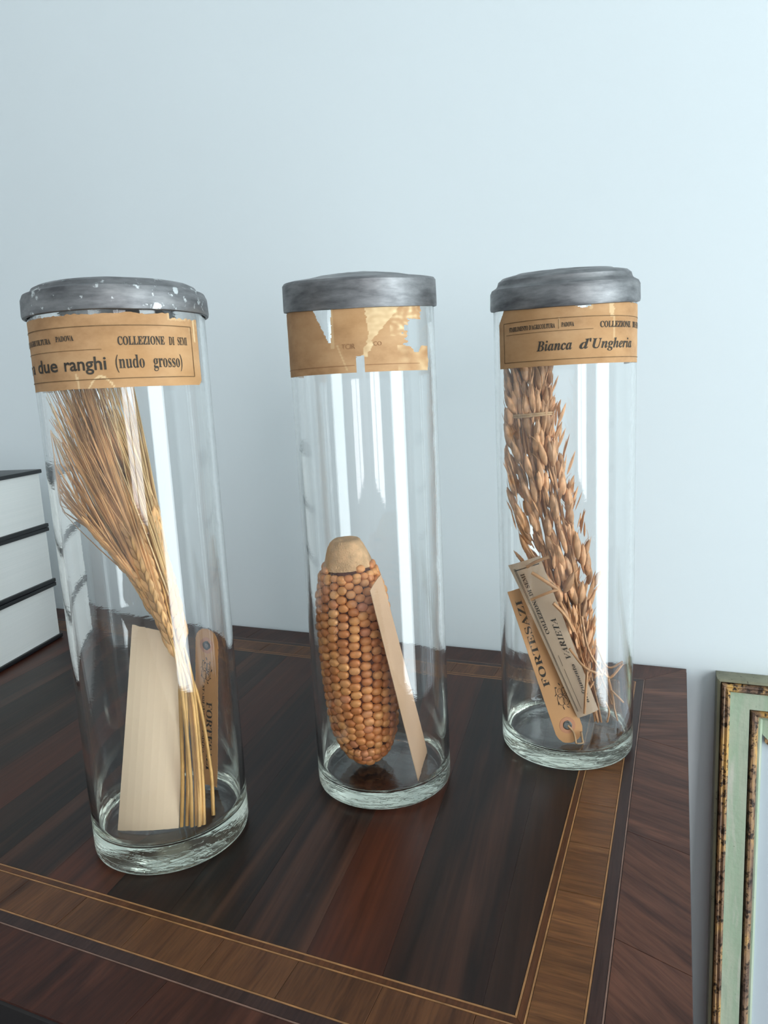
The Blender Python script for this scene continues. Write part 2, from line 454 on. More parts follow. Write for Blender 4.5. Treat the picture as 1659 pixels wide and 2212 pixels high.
fy = sorted([TY0, -.3924, -.355, -.309, -.2634, -.218, -.172, -.126, -.082, TY1])
run('crossband_piece', 'right', .0459, .0698, fy, M['cross_x'])
run('crossband_piece', 'left', .0459, .0698, fy, M['cross_x'])
fx = [TX0] + [-.0922 - .0465 * k + (U(-.003, .003) if k > 2 else 0) for k in range(21, -1, -1)] + [TX1]
run('crossband_piece', 'front', .0459, .0698, fx, M['cross_y'])
run('crossband_piece', 'back', .0459, .0698, splits(TX0, TX1, .0465, .06), M['cross_y'])
ki = M['king']
run('border_piece', 'right', .0003, .0369, [TY0, -.395, -.300, -.170, TY1], [ki[3], ki[2], ki[1], ki[0]], sl=0.35)
run('border_piece', 'left', .0003, .0369, [TY0, -.395, -.300, -.170, TY1], ki)
run('border_piece', 'front', .0003, .0369, [TX0, -1.0, -.87, -.74, -.61, -.49, -.37, -.245, -.12, TX1], M['king_front'], sl=0.1)
run('border_piece', 'back', .0003, .0369, [TX0, -1.0, -.87, -.74, -.61, -.49, -.37, -.245, -.12, TX1], M['king_front'])
# field of the top: long, slightly fanned strips
F0x, F1x, F0y, F1y = TX0 + .0755, TX1 - .0755, TY0 + .0755, TY1 - .0755
cuts = [-.0755, -.0905, -.1412, -.184, -.229, -.272, -.318, -.365, -.410, -.455, -.50, -.548, -.595, -.64, -.69, -.74, -.80, -.86, -.92, -.98, -1.04, F0x]
mats = ['rose_dark', 'rose', 'rose_red', 'rose', 'rose_dark', 'rose', 'rose_red', 'rose', 'rose_dark', 'rose_red', 'rose', 'rose_dark', 'rose', 'rose_red', 'rose', 'rose_dark', 'rose', 'rose_red', 'rose_dark', 'rose', 'rose_red']
def lean(c): return 0.0 if c >= F1x else (0.06 if c > -.10 else 0.12)
def clipx(poly):
    return [(min(max(x, F0x), F1x), y) for x, y in poly]
for i in range(len(cuts) - 1):
    a, b = cuts[i], cuts[i + 1]
    def X(c, y): return c - lean(c) * (y - F0y)
    poly = [(X(b, F0y) + .00005, F0y), (X(a, F0y) - .00005, F0y), (X(a, F1y) - .00005, F1y), (X(b, F1y) + .00005, F1y)]
    if b <= F0x + 1e-6: poly[0] = (F0x, F0y); poly[3] = (F0x, F1y)
    poly = clipx(poly)
    plate('veneer_strip', poly, M[mats[i]], z1=U(-.00003, .00001), ch=.00005)

# ------------------------------------------------------------------ jars
JARS = [dict(x=-.3212, y=-.3790, R=.0498, top=.3343, floor=.0169),
        dict(x=-.2113, y=-.2714, R=.0495, top=.3395, floor=.0112),
        dict(x=-.0907, y=-.1784, R=.0507, top=.3386, floor=.0129)]
WALL = 0.0034
for J in JARS:
    n = Vector((CAM.x - J['x'], CAM.y - J['y'], 0)); J['dist'] = n.length; J['n'] = n.normalized()
    J['u'] = Vector((-J['n'].y, J['n'].x, 0)); J['c'] = Vector((J['x'], J['y'], 0)); J['th'] = atan2(n.y, n.x)
def ray(px, py): return RM @ Vector(((px - 829.5) / FPX, -(py - 1106) / FPX, -1))
def at(k, px, py, nn=0.0):
    """point inside jar k seen at (px, py), nn metres in front of the jar's axis plane; kept inside the glass"""
    J = JARS[k]; d = ray(px, py); t = (nn - (CAM - J['c']).dot(J['n'])) / d.dot(J['n']); P = CAM + d * t
    return inside(k, P)
def on_floor(k, px, py, dz=0.0):
    J = JARS[k]; d = ray(px, py); t = (J['floor'] + dz - CAM.z) / d.z; return inside(k, CAM + d * t)
def inside(k, P, m=0.0012):
    J = JARS[k]; v = Vector((P.x - J['x'], P.y - J['y'])); R = J['R'] - WALL - m
    if v.length > R: v *= R / v.length
    return Vector((J['x'] + v.x, J['y'] + v.y, max(min(P.z, J['top'] - .002), J['floor'] + .0006)))
def cylP(k, deg, z, dr=0.0):
    """deg measured from the direction to the camera, positive to the right in the photo"""
    J = JARS[k]; a = J['th'] + radians(deg); r = J['R'] + dr
    return Vector((J['x'] + r * cos(a), J['y'] + r * sin(a), z))

LIDS = [
    dict(m='lid1', o=[(.0005, 0), (.0022, .0004), (.0026, .0018), (.0022, .0100), (.0010, .0128), (-.0018, .0139), (-.0030, .0147), (-.0040, .0164), (-.0068, .0178), (-.0125, .0188), (-.0165, .0190), (-.0185, .0196), (-.032, .0205), (-.0498, .0208)]),
    dict(m='lid2', o=[(.0005, 0), (.0018, .0003), (.0020, .0016), (.0016, .0170), (.0006, .0184), (-.0030, .0192), (-.0130, .0204), (-.0220, .0222), (-.034, .0236), (-.0495, .0242)]),
    dict(m='lid3', o=[(.0005, 0), (.0018, .0004), (.0022, .0018), (.0018, .0125), (.0006, .0150), (-.0026, .0168), (-.0034, .0180), (-.0042, .0206), (-.0070, .0228), (-.0120, .0238), (-.0150, .0240), (-.0170, .0250), (-.032, .0262), (-.0507, .0266)]),
]
JL = ['left glass jar of barley with spotted zinc lid, label reading ranghi nudo grosso',
      'middle glass jar holding a maize cob, its paper label torn with missing pieces',
      'right glass jar packed with oats, labelled Bianca d\'Ungheria in italic letters']
def grid_label(k, parent, a0, a1, zb, zt, keep=None, tear=None, na=150, nz=60, dr=.00018):
    bm = bmesh.new(); lay = bm.loops.layers.color.new('tear'); V = {}; T = {}
    for i in range(na + 1):
        for j in range(nz + 1):
            s, t = i / na, j / nz; a = a0 + (a1 - a0) * s; z = zb(a) + (zt(a) - zb(a)) * t
            P = cylP(k, a, z, dr + .00012 * noise.noise(Vector((a * .11, z * 160, k))))
            V[i, j] = P; T[i, j] = (a, z)
    verts = {}
    def gv(q):
        if q not in verts: verts[q] = bm.verts.new(V[q])
        return verts[q]
    for i in range(na):
        for j in range(nz):
            a = (T[i, j][0] + T[i + 1, j][0]) / 2; z = (T[i, j][1] + T[i, j + 1][1]) / 2
            if keep and not keep(a, z): continue
            f = bm.faces.new((gv((i, j)), gv((i + 1, j)), gv((i + 1, j + 1)), gv((i, j + 1))))
            for lp, q in zip(f.loops, ((i, j), (i + 1, j), (i + 1, j + 1), (i, j + 1))):
                v = tear(*T[q]) if tear else 0.0
                lp[lay] = (v, v, v, 1)
    for v in bm.verts: pass
    return obj('paper_label', bm, M['label'], parent, smooth=180)
def text_mesh(s, bold=0.0, shear=0.0, spacing=1.0):
    cu = bpy.data.curves.new('lettering_curve', 'FONT'); cu.body = s; cu.size = 1.0; cu.offset = bold; cu.shear = shear
    cu.space_character = spacing; cu.resolution_u = 3; cu.fill_mode = 'BOTH' if False else 'FRONT'
    o = bpy.data.objects.new('lettering_curve', cu); COL.objects.link(o)
    bpy.context.view_layer.update(); dg = bpy.context.evaluated_depsgraph_get()
    me = o.evaluated_get(dg).to_mesh()
    vs = [(v.co.x, v.co.y) for v in me.vertices]; fs = [tuple(p.vertices) for p in me.polygons]
    o.evaluated_get(dg).to_mesh_clear(); bpy.data.objects.remove(o); bpy.data.curves.remove(cu)
    return vs, fs
def add_text(bm, mapf, s, box4, **kw):
    """fit text s into the box (s0, s1, t0, t1) of a 2D space that mapf lays onto a surface"""
    vs, fs = text_mesh(s, **kw)
    if not vs: return
    x0 = min(v[0] for v in vs); x1 = max(v[0] for v in vs); y0 = min(v[1] for v in vs); y1 = max(v[1] for v in vs)
    b0, b1, c0, c1 = box4
    vv = [bm.verts.new(mapf(b0 + (b1 - b0) * (x - x0) / (x1 - x0), c0 + (c1 - c0) * (y - y0) / (y1 - y0))) for x, y in vs]
    for f in fs:
        try: bm.faces.new([vv[i] for i in f])
        except ValueError: pass
def mathbold(s, italic=False, bold=True):
    out = ''
    cap, low = (0x1D468, 0x1D482) if italic else (0x1D400, 0x1D41A)
    for ch in s:
        if 'A' <= ch <= 'Z': out += chr(cap + ord(ch) - 65)
        elif 'a' <= ch <= 'z': out += chr(low + ord(ch) - 97)
        else: out += ch
    return out
def rule(bm, mapf, p, q, w, n=24):
    """a printed line from p to q in label space"""
    (x0, y0), (x1, y1) = p, q; dx, dy = x1 - x0, y1 - y0
    horizontal = abs(dx) * .001 > abs(dy)
    prev = None
    for i in range(n + 1):
        x = x0 + dx * i / n; y = y0 + dy * i / n
        if horizontal: A, B = mapf(x, y - w / 2), mapf(x, y + w / 2)
        else: A, B = mapf(x - w * 600, y), mapf(x + w * 600, y)
        cur = (bm.verts.new(A), bm.verts.new(B))
        if prev: bm.faces.new((prev[0], cur[0], cur[1], prev[1]))
        prev = cur

def torn_top(base, amp, seed):
    return lambda a: base + amp * noise.noise(Vector((a * .09, seed, 0))) + amp * .5 * noise.noise(Vector((a * .4, seed, 5)))
JO = []
for k, J in enumerate(JARS):
    root = thing('glass_jar', (J['x'], J['y'], 0.0), JL[k], 'jar', None); JO.append(root)
    R, fl, top = J['R'], J['floor'], J['top'] + .006
    Ri = R - WALL; z0 = .0003
    prof = [(0, z0 + .0012), (R * .45, z0 + .0009), (R * .72, z0 + .0002), (R * .86, z0), (R - .0042, z0), (R - .0022, z0 + .0006), (R - .0008, z0 + .0020), (R - .0001, z0 + .0042), (R, .010)]
    prof += [(R, .03 + i * (top - .035) / 10) for i in range(11)]
    prof += [(R - .001, top), (Ri + .0008, top), (Ri, top - .002)]
    prof += [(Ri, top - .01 - i * (top - .012 - fl - .008) / 10) for i in range(11)]
    prof += [(Ri - .0003, fl + .0042), (Ri - .0014, fl + .0020), (Ri - .0034, fl + .0006), (Ri - .0065, fl), (Ri * .6, fl - .0003), (0, fl + .0002)]
    wob = lambda t, z, k=k: 1 + .0035 * noise.noise(Vector((cos(t) * 1.3, sin(t) * 1.3, z * 9 + k * 5))) * min(1, max(0, (z - .02) * 20)) * (0 if z > J['top'] - .02 else 1)
    bm = bmesh.new(); lathe(bm, prof, (J['x'], J['y'], 0), 144, wob=wob)
    obj('glass_body', bm, M['glass'], root, smooth=50)
    L = LIDS[k]; o = [(R + d, J['top'] + h) for d, h in L['o']]; o[-1] = (0, o[-1][1])
    inner = [(R + .0004, J['top'] + .0002)] + [(R + .0004, J['top'] + .0110), (R - .004, J['top'] + .0122), (0, J['top'] + (.0128 if k != 0 else .0122))]
    bm = bmesh.new(); lathe(bm, o + inner[::-1], (J['x'], J['y'], 0), 128, closed=False)
    # join the lip
    wobl = None
    for v in bm.verts:
        a = atan2(v.co.y - J['y'], v.co.x - J['x'])
        v.co.z += .0004 * noise.noise(Vector((cos(a) * 2, sin(a) * 2, k + 3))) 
        rr = 1 + .004 * noise.noise(Vector((cos(a) * 2.4, sin(a) * 2.4, k + 9))); v.co.x = J['x'] + (v.co.x - J['x']) * rr; v.co.y = J['y'] + (v.co.y - J['y']) * rr
    if k:   # these two lids sit slightly askew, dipping towards the front
        pv = Vector((J['x'], J['y'], J['top'] + .004))
        bmesh.ops.rotate(bm, cent=pv, matrix=Matrix.Rotation(radians(5.2), 3, J['u']) if k == 1 else Matrix.Rotation(radians(5.0), 3, J['u']), verts=bm.verts[:])
    obj('lid', bm, M[L['m']], root, smooth=32)

# --- label of jar 1
def mp(k): return lambda a, z: cylP(k, a, z, .00045)
k = 0
J = JARS[0]; zt = torn_top(.3325, .0012, 1.0)
def keep0(a, z):
    if a > 57.4 - 1.5 * max(0, (.2962 - z) * 900): return False
    if 32 < a and z > .3305 + .0008 * noise.noise(Vector((a * .3, 7, 0))): return False
    return True
def tear0(a, z):
    d = 0.0
    if a > 47 and z > .322: d = .55 * max(0, noise.noise(Vector((a * .2, z * 400, 2))) + .5)
    if abs(a - 52.5) < .9 and z > .318: d = .8
    if 30 < a < 45 and z > .3292: d = .6
    # pale creases low on the label
    x = (a + 14.5) / 8.0; yy = .2935 + .0062 * (1 - x * x) if abs(x) < 1 else 0
    if abs(x) < 1 and abs(z - yy) < .0006: d = .85
    if abs(a + 29 - 120 * (z - .296) * -1) < .6 and z < .302: d = .8
    return min(1, d)
lab = grid_label(0, JO[0], -112, 58, lambda a: .2936 + .0003 * noise.noise(Vector((a * .05, 3, 0))), zt, keep0, tear0, 180, 70)
bm = bmesh.new(); f = mp(0)
add_text(bm, f, mathbold('COLLEZIONE'), (-2.3, 26.5, .3158, .3204), bold=.012)
add_text(bm, f, mathbold('DI'), (29.6, 33.6, .3158, .3202))
add_text(bm, f, mathbold('SEMI'), (36.2, 44.2, .3158, .3202))
add_text(bm, f, 'ranghi', (-37.2, -10.2, .3010, .3103), bold=.016)
add_text(bm, f, 'due', (-63.5, -42.5, .3032, .3103), bold=.016)
add_text(bm, f, 'Orzo a', (-102, -70, .3032, .3103), bold=.016)
add_text(bm, f, mathbold('(nudo'), (-4.8, 12.3, .3014, .3108))
add_text(bm, f, mathbold('grosso)'), (17.8, 38.3, .3014, .3108))
add_text(bm, f, mathbold('STABILIMENTO D\'AGRICOLTURA'), (-105, -46, .3183, .3214), bold=.015)
add_text(bm, f, mathbold('PADOVA'), (-41.5, -28.5, .3190, .3219), bold=.015)
obj('lettering', bm, M['ink'], lab)
bm = bmesh.new()
rule(bm, f, (-104, .3262), (49, .3262), .00045); rule(bm, f, (-104, .2984), (49, .2984), .00045)
rule(bm, f, (-100, .3140), (-12, .3140), .00028); rule(bm, f, (49, .2984), (49, .3262), .00045)
obj('ruled_line', bm, M['ink_rule'], lab)
# --- label of jar 2, torn
k = 1
def keep1(a, z):
    n1 = noise.noise(Vector((a * .25, z * 500, 11))); n2 = noise.noise(Vector((a * .6, z * 900, 17)))
    if a > 57.5 + 1.2 * n1: return False
    # V-shaped hole at upper left
    if z > .3155 and -35 + (z - .3335) * -0 + (.3340 - z) * 560 < a + n1 * .8 < -21.5 + (.334 - z) * -60: return False
    # slit in the middle, low down
    if z < .3068 + n1 * .0006 and -4.6 - (.3068 - z) * 60 < a + n2 * .4 < .9: return False
    # torn bay on the right
    l = 33 + 6 * n1 + (2.5 if z > .3245 else 0) + max(0, (.3125 - z)) * 2400
    if .3082 < z < .3285 and a > l + 1.5 * n2:
        if not (z < .3122 and a > 49 + (.3122 - z) * -900): return False
    if z >= .3285 and a > 49.5 + 2 * n1: return False
    return True
def tear1(a, z):
    n1 = noise.noise(Vector((a * .22, z * 420, 21))); n2 = noise.noise(Vector((a * .09, z * 200, 31)))
    d = 0
    mid = 1.5 + (z - .307) * 500
    if z > .306 and abs(a - mid - n1 * 2) < 2.0 + max(0, z - .318) * 650: d = .8 + .2 * n1
    if a > 21 and z > .318: d = max(d, .45 + .9 * n1)
    if a > 26 and z < .3125: d = max(d, .35 + .9 * n2)
    if abs(a + 14.5 - (z - .305) * -420) < .55 and .298 < z < .314: d = max(d, .6)
    if a < -20 and z > .312 and abs(a + 21 + (.334 - z) * 20) < 1.6: d = max(d, .6)
    return max(0, min(1, d))
lab = grid_label(1, JO[1], -112, 59, lambda a: .2968, torn_top(.3380, .0010, 4), keep1, tear1, 230, 110)
bm = bmesh.new(); f = mp(1)
add_text(bm, f, 'TCIR', (-14.5, -5.0, .3112, .3142)); add_text(bm, f, 'CO', (8, 14, .3125, .3150))
rule(bm, f, (-100, .3012), (-6, .3012), .0003); rule(bm, f, (2, .3012), (46, .3012), .0003)
obj('lettering', bm, M['ink_faint'], lab)
# --- label of jar 3
def keep2(a, z):
    if a < -61 + max(0, z - .327) * 900: return False
    if 2 < a < 20 and z > .3345 - .0022 * max(0, 1 - abs(a - 15) / 8): return False
    return True
def tear2(a, z):
    d = 0; n1 = noise.noise(Vector((a * .2, z * 400, 41)))
    if abs(a - 38 - n1 * 2) < 2.2 and z > .3265: d = .75
    if abs(a - 40) < .8 and .312 < z < .3265: d = .6
    if abs(a - 20.5) < 1.2 and z > .3315: d = .6
    if abs(a + 3) < .5 and .3215 < z < .3275: d = .6
    return d
lab = grid_label(2, JO[2], -62, 112, lambda a: .2962, torn_top(.3362, .0009, 8), keep2, tear2, 190, 70)
bm = bmesh.new(); f = mp(2)
add_text(bm, f, mathbold('Bianca', True), (-20.5, 6.0, .3060, .3128), bold=.004)
add_text(bm, f, mathbold("d'", True), (11.5, 20.5, .3060, .3128), bold=.004)
add_text(bm, f, mathbold("Ungheria", True), (21.5, 62, .3042, .3128), bold=.004)
add_text(bm, f, mathbold('STABILIMENTO D\'AGRICOLTURA'), (-46, -6.2, .3208, .3240), bold=.015)
add_text(bm, f, mathbold('PADOVA'), (-1.5, 7.6, .3210, .3240), bold=.015)
add_text(bm, f, mathbold('COLLEZIONE'), (27.5, 60, .3195, .3236), bold=.012)
add_text(bm, f, mathbold('DI SEMI'), (64, 84, .3195, .3236), bold=.012)
obj('lettering', bm, M['ink'], lab)
bm = bmesh.new()
rule(bm, f, (-53, .3270), (100, .3270), .00045); rule(bm, f, (-53, .3000), (100, .3000), .00045)
rule(bm, f, (-50, .3188), (22, .3188), .0003); rule(bm, f, (-53, .3000), (-53, .3270), .00045); rule(bm, f, (-3.6, .3200), (-3.6, .3262), .0003)
obj('ruled_line', bm, M['ink_rule'], lab)

# ------------------------------------------------------------------ cards and tags in the jars
def sheet(bm, TL, TR, BR, BL, th=.0004, nx=8, ny=14, bow=0.0, mask=None):
    """a card with real thickness, bowed by bow metres in the middle; returns the map (s,t,h)->point"""
    TL, TR, BR, BL = map(Vector, (TL, TR, BR, BL))
    nrm = (TR - BL).cross(TL - BR).normalized()
    if nrm.dot(CAM - TL) < 0: nrm = -nrm
    def S(s, t, h=0.0):
        P = (BL * (1 - s) + BR * s) * (1 - t) + (TL * (1 - s) + TR * s) * t
        return P + nrm * (h + bow * (4 * s * (1 - s)))
    V = {}
    for side, h in ((0, 0), (1, -th)):
        for i in range(nx + 1):
            for j in range(ny + 1): V[side, i, j] = bm.verts.new(S(i / nx, j / ny, h))
    for i in range(nx):
        for j in range(ny):
            bm.faces.new((V[0, i, j], V[0, i + 1, j], V[0, i + 1, j + 1], V[0, i, j + 1]))
            bm.faces.new((V[1, i, j], V[1, i, j + 1], V[1, i + 1, j + 1], V[1, i + 1, j]))
    for i in range(nx):
        for j in (0, ny): bm.faces.new((V[0, i, j], V[1, i, j], V[1, i + 1, j], V[0, i + 1, j]))
    for j in range(ny):
        for i in (0, nx): bm.faces.new((V[0, i, j], V[0, i, j + 1], V[1, i, j + 1], V[1, i, j]))
    return S
def tag_card(bm, TL, TR, BR, BL, round_end, th=.0005, hole=None):
    """a tag whose round_end ('top'/'bottom') has clipped, rounded corners and a punched hole"""
    TL, TR, BR, BL = map(Vector, (TL, TR, BR, BL))
    nrm = (TR - BL).cross(TL - BR).normalized()
    if nrm.dot(CAM - TL) < 0: nrm = -nrm
    L = ((TL + TR) / 2 - (BL + BR) / 2).length; W = (TR - TL).length
    def S(s, t, h=0.0): return (BL * (1 - s) + BR * s) * (1 - t) + (TL * (1 - s) + TR * s) * t + nrm * h
    c = .42 * W / L; pts = []
    arc = [(0, 1 - c), (.05, 1 - c * .62), (.15, 1 - c * .3), (.30, 1 - c * .08), (.5, 1), (.70, 1 - c * .08), (.85, 1 - c * .3), (.95, 1 - c * .62), (1, 1 - c)]
    pts = [(0, 0)] + arc + [(1, 0)]
    if round_end == 'bottom': pts = [(s, 1 - t) for s, t in pts]
    ht = (1 - .62 * W / L) if round_end == 'top' else .62 * W / L
    hr = .0022
    ringp = [(.5 + hr / W * cos(2 * pi * i / 24), ht + hr / L * sin(2 * pi * i / 24)) for i in range(24)]
    for h in (0, -th):
        A = [bm.verts.new(S(s, t, h)) for s, t in pts]; B = [bm.verts.new(S(s, t, h)) for s, t in ringp]
        es = [bm.edges.new((A[i], A[(i + 1) % len(A)])) for i in range(len(A))] + [bm.edges.new((B[i], B[(i + 1) % 24])) for i in range(24)]
        bmesh.ops.triangle_fill(bm, edges=es, use_beauty=True)
        if h == 0: A0, B0 = A, B
    for P, Q in ((A0, A), (B0, B)):
        for i in range(len(P)): bm.faces.new((P[i], P[(i + 1) % len(P)], Q[(i + 1) % len(P)], Q[i]))
    return S, ht, hr, W, L, nrm
def eyelet(parent, S, ht, W, L, r0, r1, mat, name, th=.0006, h0=0.0):
    bm = bmesh.new(); rings = []
    for r, h in ((r0, h0), (r1, h0), (r1, h0 + th), ((r0 + r1) / 2, h0 + th * 1.5), (r0, h0 + th), ):
        rings.append([bm.verts.new(S(.5 + r / W * cos(2 * pi * i / 28), ht + r / L * sin(2 * pi * i / 28), h)) for i in range(28)])
    for A, B in zip(rings, rings[1:] + rings[:1]):
        for i in range(28): bm.faces.new((A[i], A[(i + 1) % 28], B[(i + 1) % 28], B[i]))
    return obj(name, bm, mat, parent, smooth=60)
def emblem(bm, S, s0, t0, w, h, W, L):
    """printed monogram of scrolls and leaves"""
    def line(pts, wd):
        for (a, b), (c, d) in zip(pts, pts[1:]):
            v = Vector(((c - a) * W, (d - b) * L)); 
            if v.length < 1e-7: continue
            nn = Vector((-v.y, v.x)).normalized() * wd / 2
            q = [S(a + nn.x / W, b + nn.y / L, .0003), S(c + nn.x / W, d + nn.y / L, .0003), S(c - nn.x / W, d - nn.y / L, .0003), S(a - nn.x / W, b - nn.y / L, .0003)]
            bm.faces.new([bm.verts.new(p) for p in q])
    for cx, cy, r, turns, ph in ((.35, .35, .34, 1.4, 0), (.62, .30, .26, -1.3, 1), (.40, .70, .30, 1.2, 2), (.68, .68, .24, 1.5, 3.4)):
        line([(s0 + w * (cx + r * (1 - .6 * i / 22) * cos(ph + turns * 2 * pi * i / 22)), t0 + h * (cy + r * .9 * (1 - .6 * i / 22) * sin(ph + turns * 2 * pi * i / 22))) for i in range(23)], .00035)
    for i in range(9):
        a = i * .7; x, y = .5 + .42 * cos(a), .5 + .46 * sin(a)
        line([(s0 + w * x, t0 + h * y), (s0 + w * (x + .14 * cos(a + .8)), t0 + h * (y + .14 * sin(a + .8)))], .0006)

# jar 1: cream card
c = bpy.data.objects.new
bm = bmesh.new()
BL, BR = on_floor(0, 255, 1795), on_floor(0, 386, 1789)
S = sheet(bm, at(0, 285, 1348, -.014), at(0, 400, 1372, -.008), BR, BL, bow=.0025)
cc = obj('card', bm, M['cream']); tag(cc, 'blank cream card standing upright in front in the left jar', 'card')
# jar 1: brown tag at the back right
bm = bmesh.new()
TL, TR = at(0, 424, 1352, -.026), at(0, 508, 1354, -.018)
BL, BR = on_floor(0, 432, 1702, .001), on_floor(0, 470, 1700, .001)
BL = BR - (TR - TL) * .98
BL = inside(0, BL)
S, ht, hr, W, L, _ = tag_card(bm, TL, TR, BR, BL, 'top')
tg = obj('paper_tag', bm, M['kraft']); tag(tg, 'brown paper tag with eyelet on top leaning behind the straws in the left jar', 'tag')
eyelet(tg, S, ht, W, L, .0016, .0030, M['eyelet'], 'eyelet'); eyelet(tg, S, ht, W, L, .0030, .0056, M['washer'], 'reinforcement_ring', .0002)
bm = bmesh.new(); emblem(bm, S, .25, .66, .48, .15, W, L)
g = lambda x, y: S(y, x, .0003)
# lettering reads from top to bottom: x runs down the tag
gd = lambda x, y: S(1 - y, 1 - x, .0003)
add_text(bm, lambda x, y: S(y, 1 - x, .0003), mathbold('FORTESAZI'), (.46, .90, .50, .76), bold=.0)
add_text(bm, lambda x, y: S(y, 1 - x, .0003), mathbold('STABILIMENTO PADOVA'), (.36, .80, .32, .42))
obj('lettering', bm, M['ink'], tg)
# jar 2: folded pinkish card
bm = bmesh.new()
B1, B2 = on_floor(1, 903, 1690), on_floor(1, 925, 1625)
T1 = at(1, 800, 1275, .037); T2 = at(1, 823, 1240, .027)
sheet(bm, T1, T2, B2, B1, bow=-.0006)
cc = obj('card', bm, M['pinkcard']); tag(cc, 'narrow pinkish card leaning edge-on beside the maize cob', 'card')
# jar 3: brown tag, then grey card over it
bm = bmesh.new()
TL, TR = at(2, 1098, 1276, .012), at(2, 1153, 1262, .004)
bc = on_floor(2, 1238, 1602, .001)
ax = ((TL + TR) / 2 - bc); W0 = (TR - TL)
W0 = (W0 - ax * (W0.dot(ax) / ax.length_squared))
W0 = W0.normalized() * .0215
S, ht, hr, W, L, _ = tag_card(bm, bc + ax - W0 / 2, bc + ax + W0 / 2, bc + W0 / 2, bc - W0 / 2, 'bottom')
tg = obj('paper_tag', bm, M['kraft']); tag(tg, 'brown paper tag with eyelet at bottom behind the grey card in the right jar', 'tag')
eyelet(tg, S, ht, W, L, .0018, .0034, M['eyelet'], 'eyelet'); eyelet(tg, S, ht, W, L, .0034, .0062, M['washer'], 'reinforcement_ring', .0002)
bm = bmesh.new(); emblem(bm, S, .42, .21, .50, .15, W, L)
add_text(bm, lambda x, y: S(1 - y, x, .0003), mathbold('FORTESAZI'), (.37, .93, .62, .86))
obj('lettering', bm, M['ink'], tg)
bm = bmesh.new(); kp = []
sp_ = [inside(2, p_, .002) for p_ in catmull([S(.5, ht, .0012), S(.6, ht - .05, .002), S(.55, -.02, .003), S(.75, -.04, .002), S(.85, .05, .003)], 20)]
for p_ in sp_: p_.z = max(p_.z, JARS[2]['floor'] + .0012)
tube(bm, sp_, .0008, 6)
obj('string', bm, M['string_tie'], tg, smooth=60)
bm = bmesh.new()
TL, TR = at(2, 1090, 1222, .024), at(2, 1166, 1200, .0205)
BL, BR = at(2, 1248, 1550, .025), at(2, 1292, 1532, .0215)
S = sheet(bm, TL, TR, BR, BL, bow=.0008)
W = (TR - TL).length; L = ((TL + TR) / 2 - (BL + BR) / 2).length
gc = obj('card', bm, M['greycard']); tag(gc, 'grey printed card lying slanted in front of the brown tag in the right jar', 'card')
bm = bmesh.new(); G = lambda x, y: S(1 - y, x, .0006)
add_text(bm, G, mathbold('COLLEZIONE DI SEMI'), (.54, .93, .66, .79), bold=.01)
add_text(bm, G, mathbold('VARIETA', True), (.36, .62, .26, .46))
add_text(bm, G, mathbold('di frumento', True), (.07, .32, .20, .40))
for (y0, x0, x1) in ((.90, .04, .97), (.865, .04, .97), (.70, .33, .40), (.70, .05, .31)):
    vs = [G(x0, y0), G(x1, y0), G(x1, y0 - .014), G(x0, y0 - .014)]; bm.faces.new([bm.verts.new(v) for v in vs])
vs = [G(.955, .1), G(.961, .1), G(.961, .90), G(.955, .90)]; bm.faces.new([bm.verts.new(v) for v in vs])
obj('lettering', bm, M['ink'], gc)

# ------------------------------------------------------------------ maize cob, jar 2
J = JARS[1]
b0 = on_floor(1, 797, 1640); t0 = at(1, 745, 1163, b0.dot(J['n']) - J['c'].dot(J['n']) + .002)
cob = thing('maize_cob', tuple(b0), 'large orange-brown ear of maize standing on its tip in the middle jar', 'maize cob')
axis = (t0 - b0); LC = axis.length; az = axis.normalized()
axx = (J['u'] - az * J['u'].dot(az)).normalized(); ayy = az.cross(axx)
CM = Matrix((axx, ayy, az)).transposed().to_4x4(); CM.translation = b0
def cobr(t):
    pts = [(0, .004), (.03, .0125), (.08, .0188), (.16, .0236), (.28, .0258), (.45, .0266), (.62, .0264), (.76, .0250), (.86, .0205), (.93, .0150), (.97, .0128), (1.0, .0105)]
    for (a, ra), (b, rb) in zip(pts, pts[1:]):
        if a <= t <= b:
            s = (t - a) / (b - a); return ra + (rb - ra) * s
    return .0105
bm = bmesh.new(); lathe(bm, [(0, 0)] + [(max(.001, cobr(i / 30) - .0014), LC * i / 30) for i in range(28)], seg=40, M=CM, wob=lambda t, z: 1 + .02 * noise.noise(Vector((cos(t) * 4, sin(t) * 4, z * 90))))
obj('core', bm, M['cob'], cob, smooth=60)
bm = bmesh.new(); lathe(bm, [(cobr(.885) + .0001, LC * .885), (cobr(.91), LC * .91), (cobr(.94), LC * .945), (cobr(.97), LC * .972), (.0105, LC * .992), (.0088, LC), (.004, LC * .994), (0, LC * .99)], seg=40, M=CM,
                        wob=lambda t, z: 1 + .07 * noise.noise(Vector((cos(t) * 3, sin(t) * 3, z * 160))))
obj('butt_end', bm, M['cobtop'], cob, smooth=60, label='pale tan bare butt end of the cob')
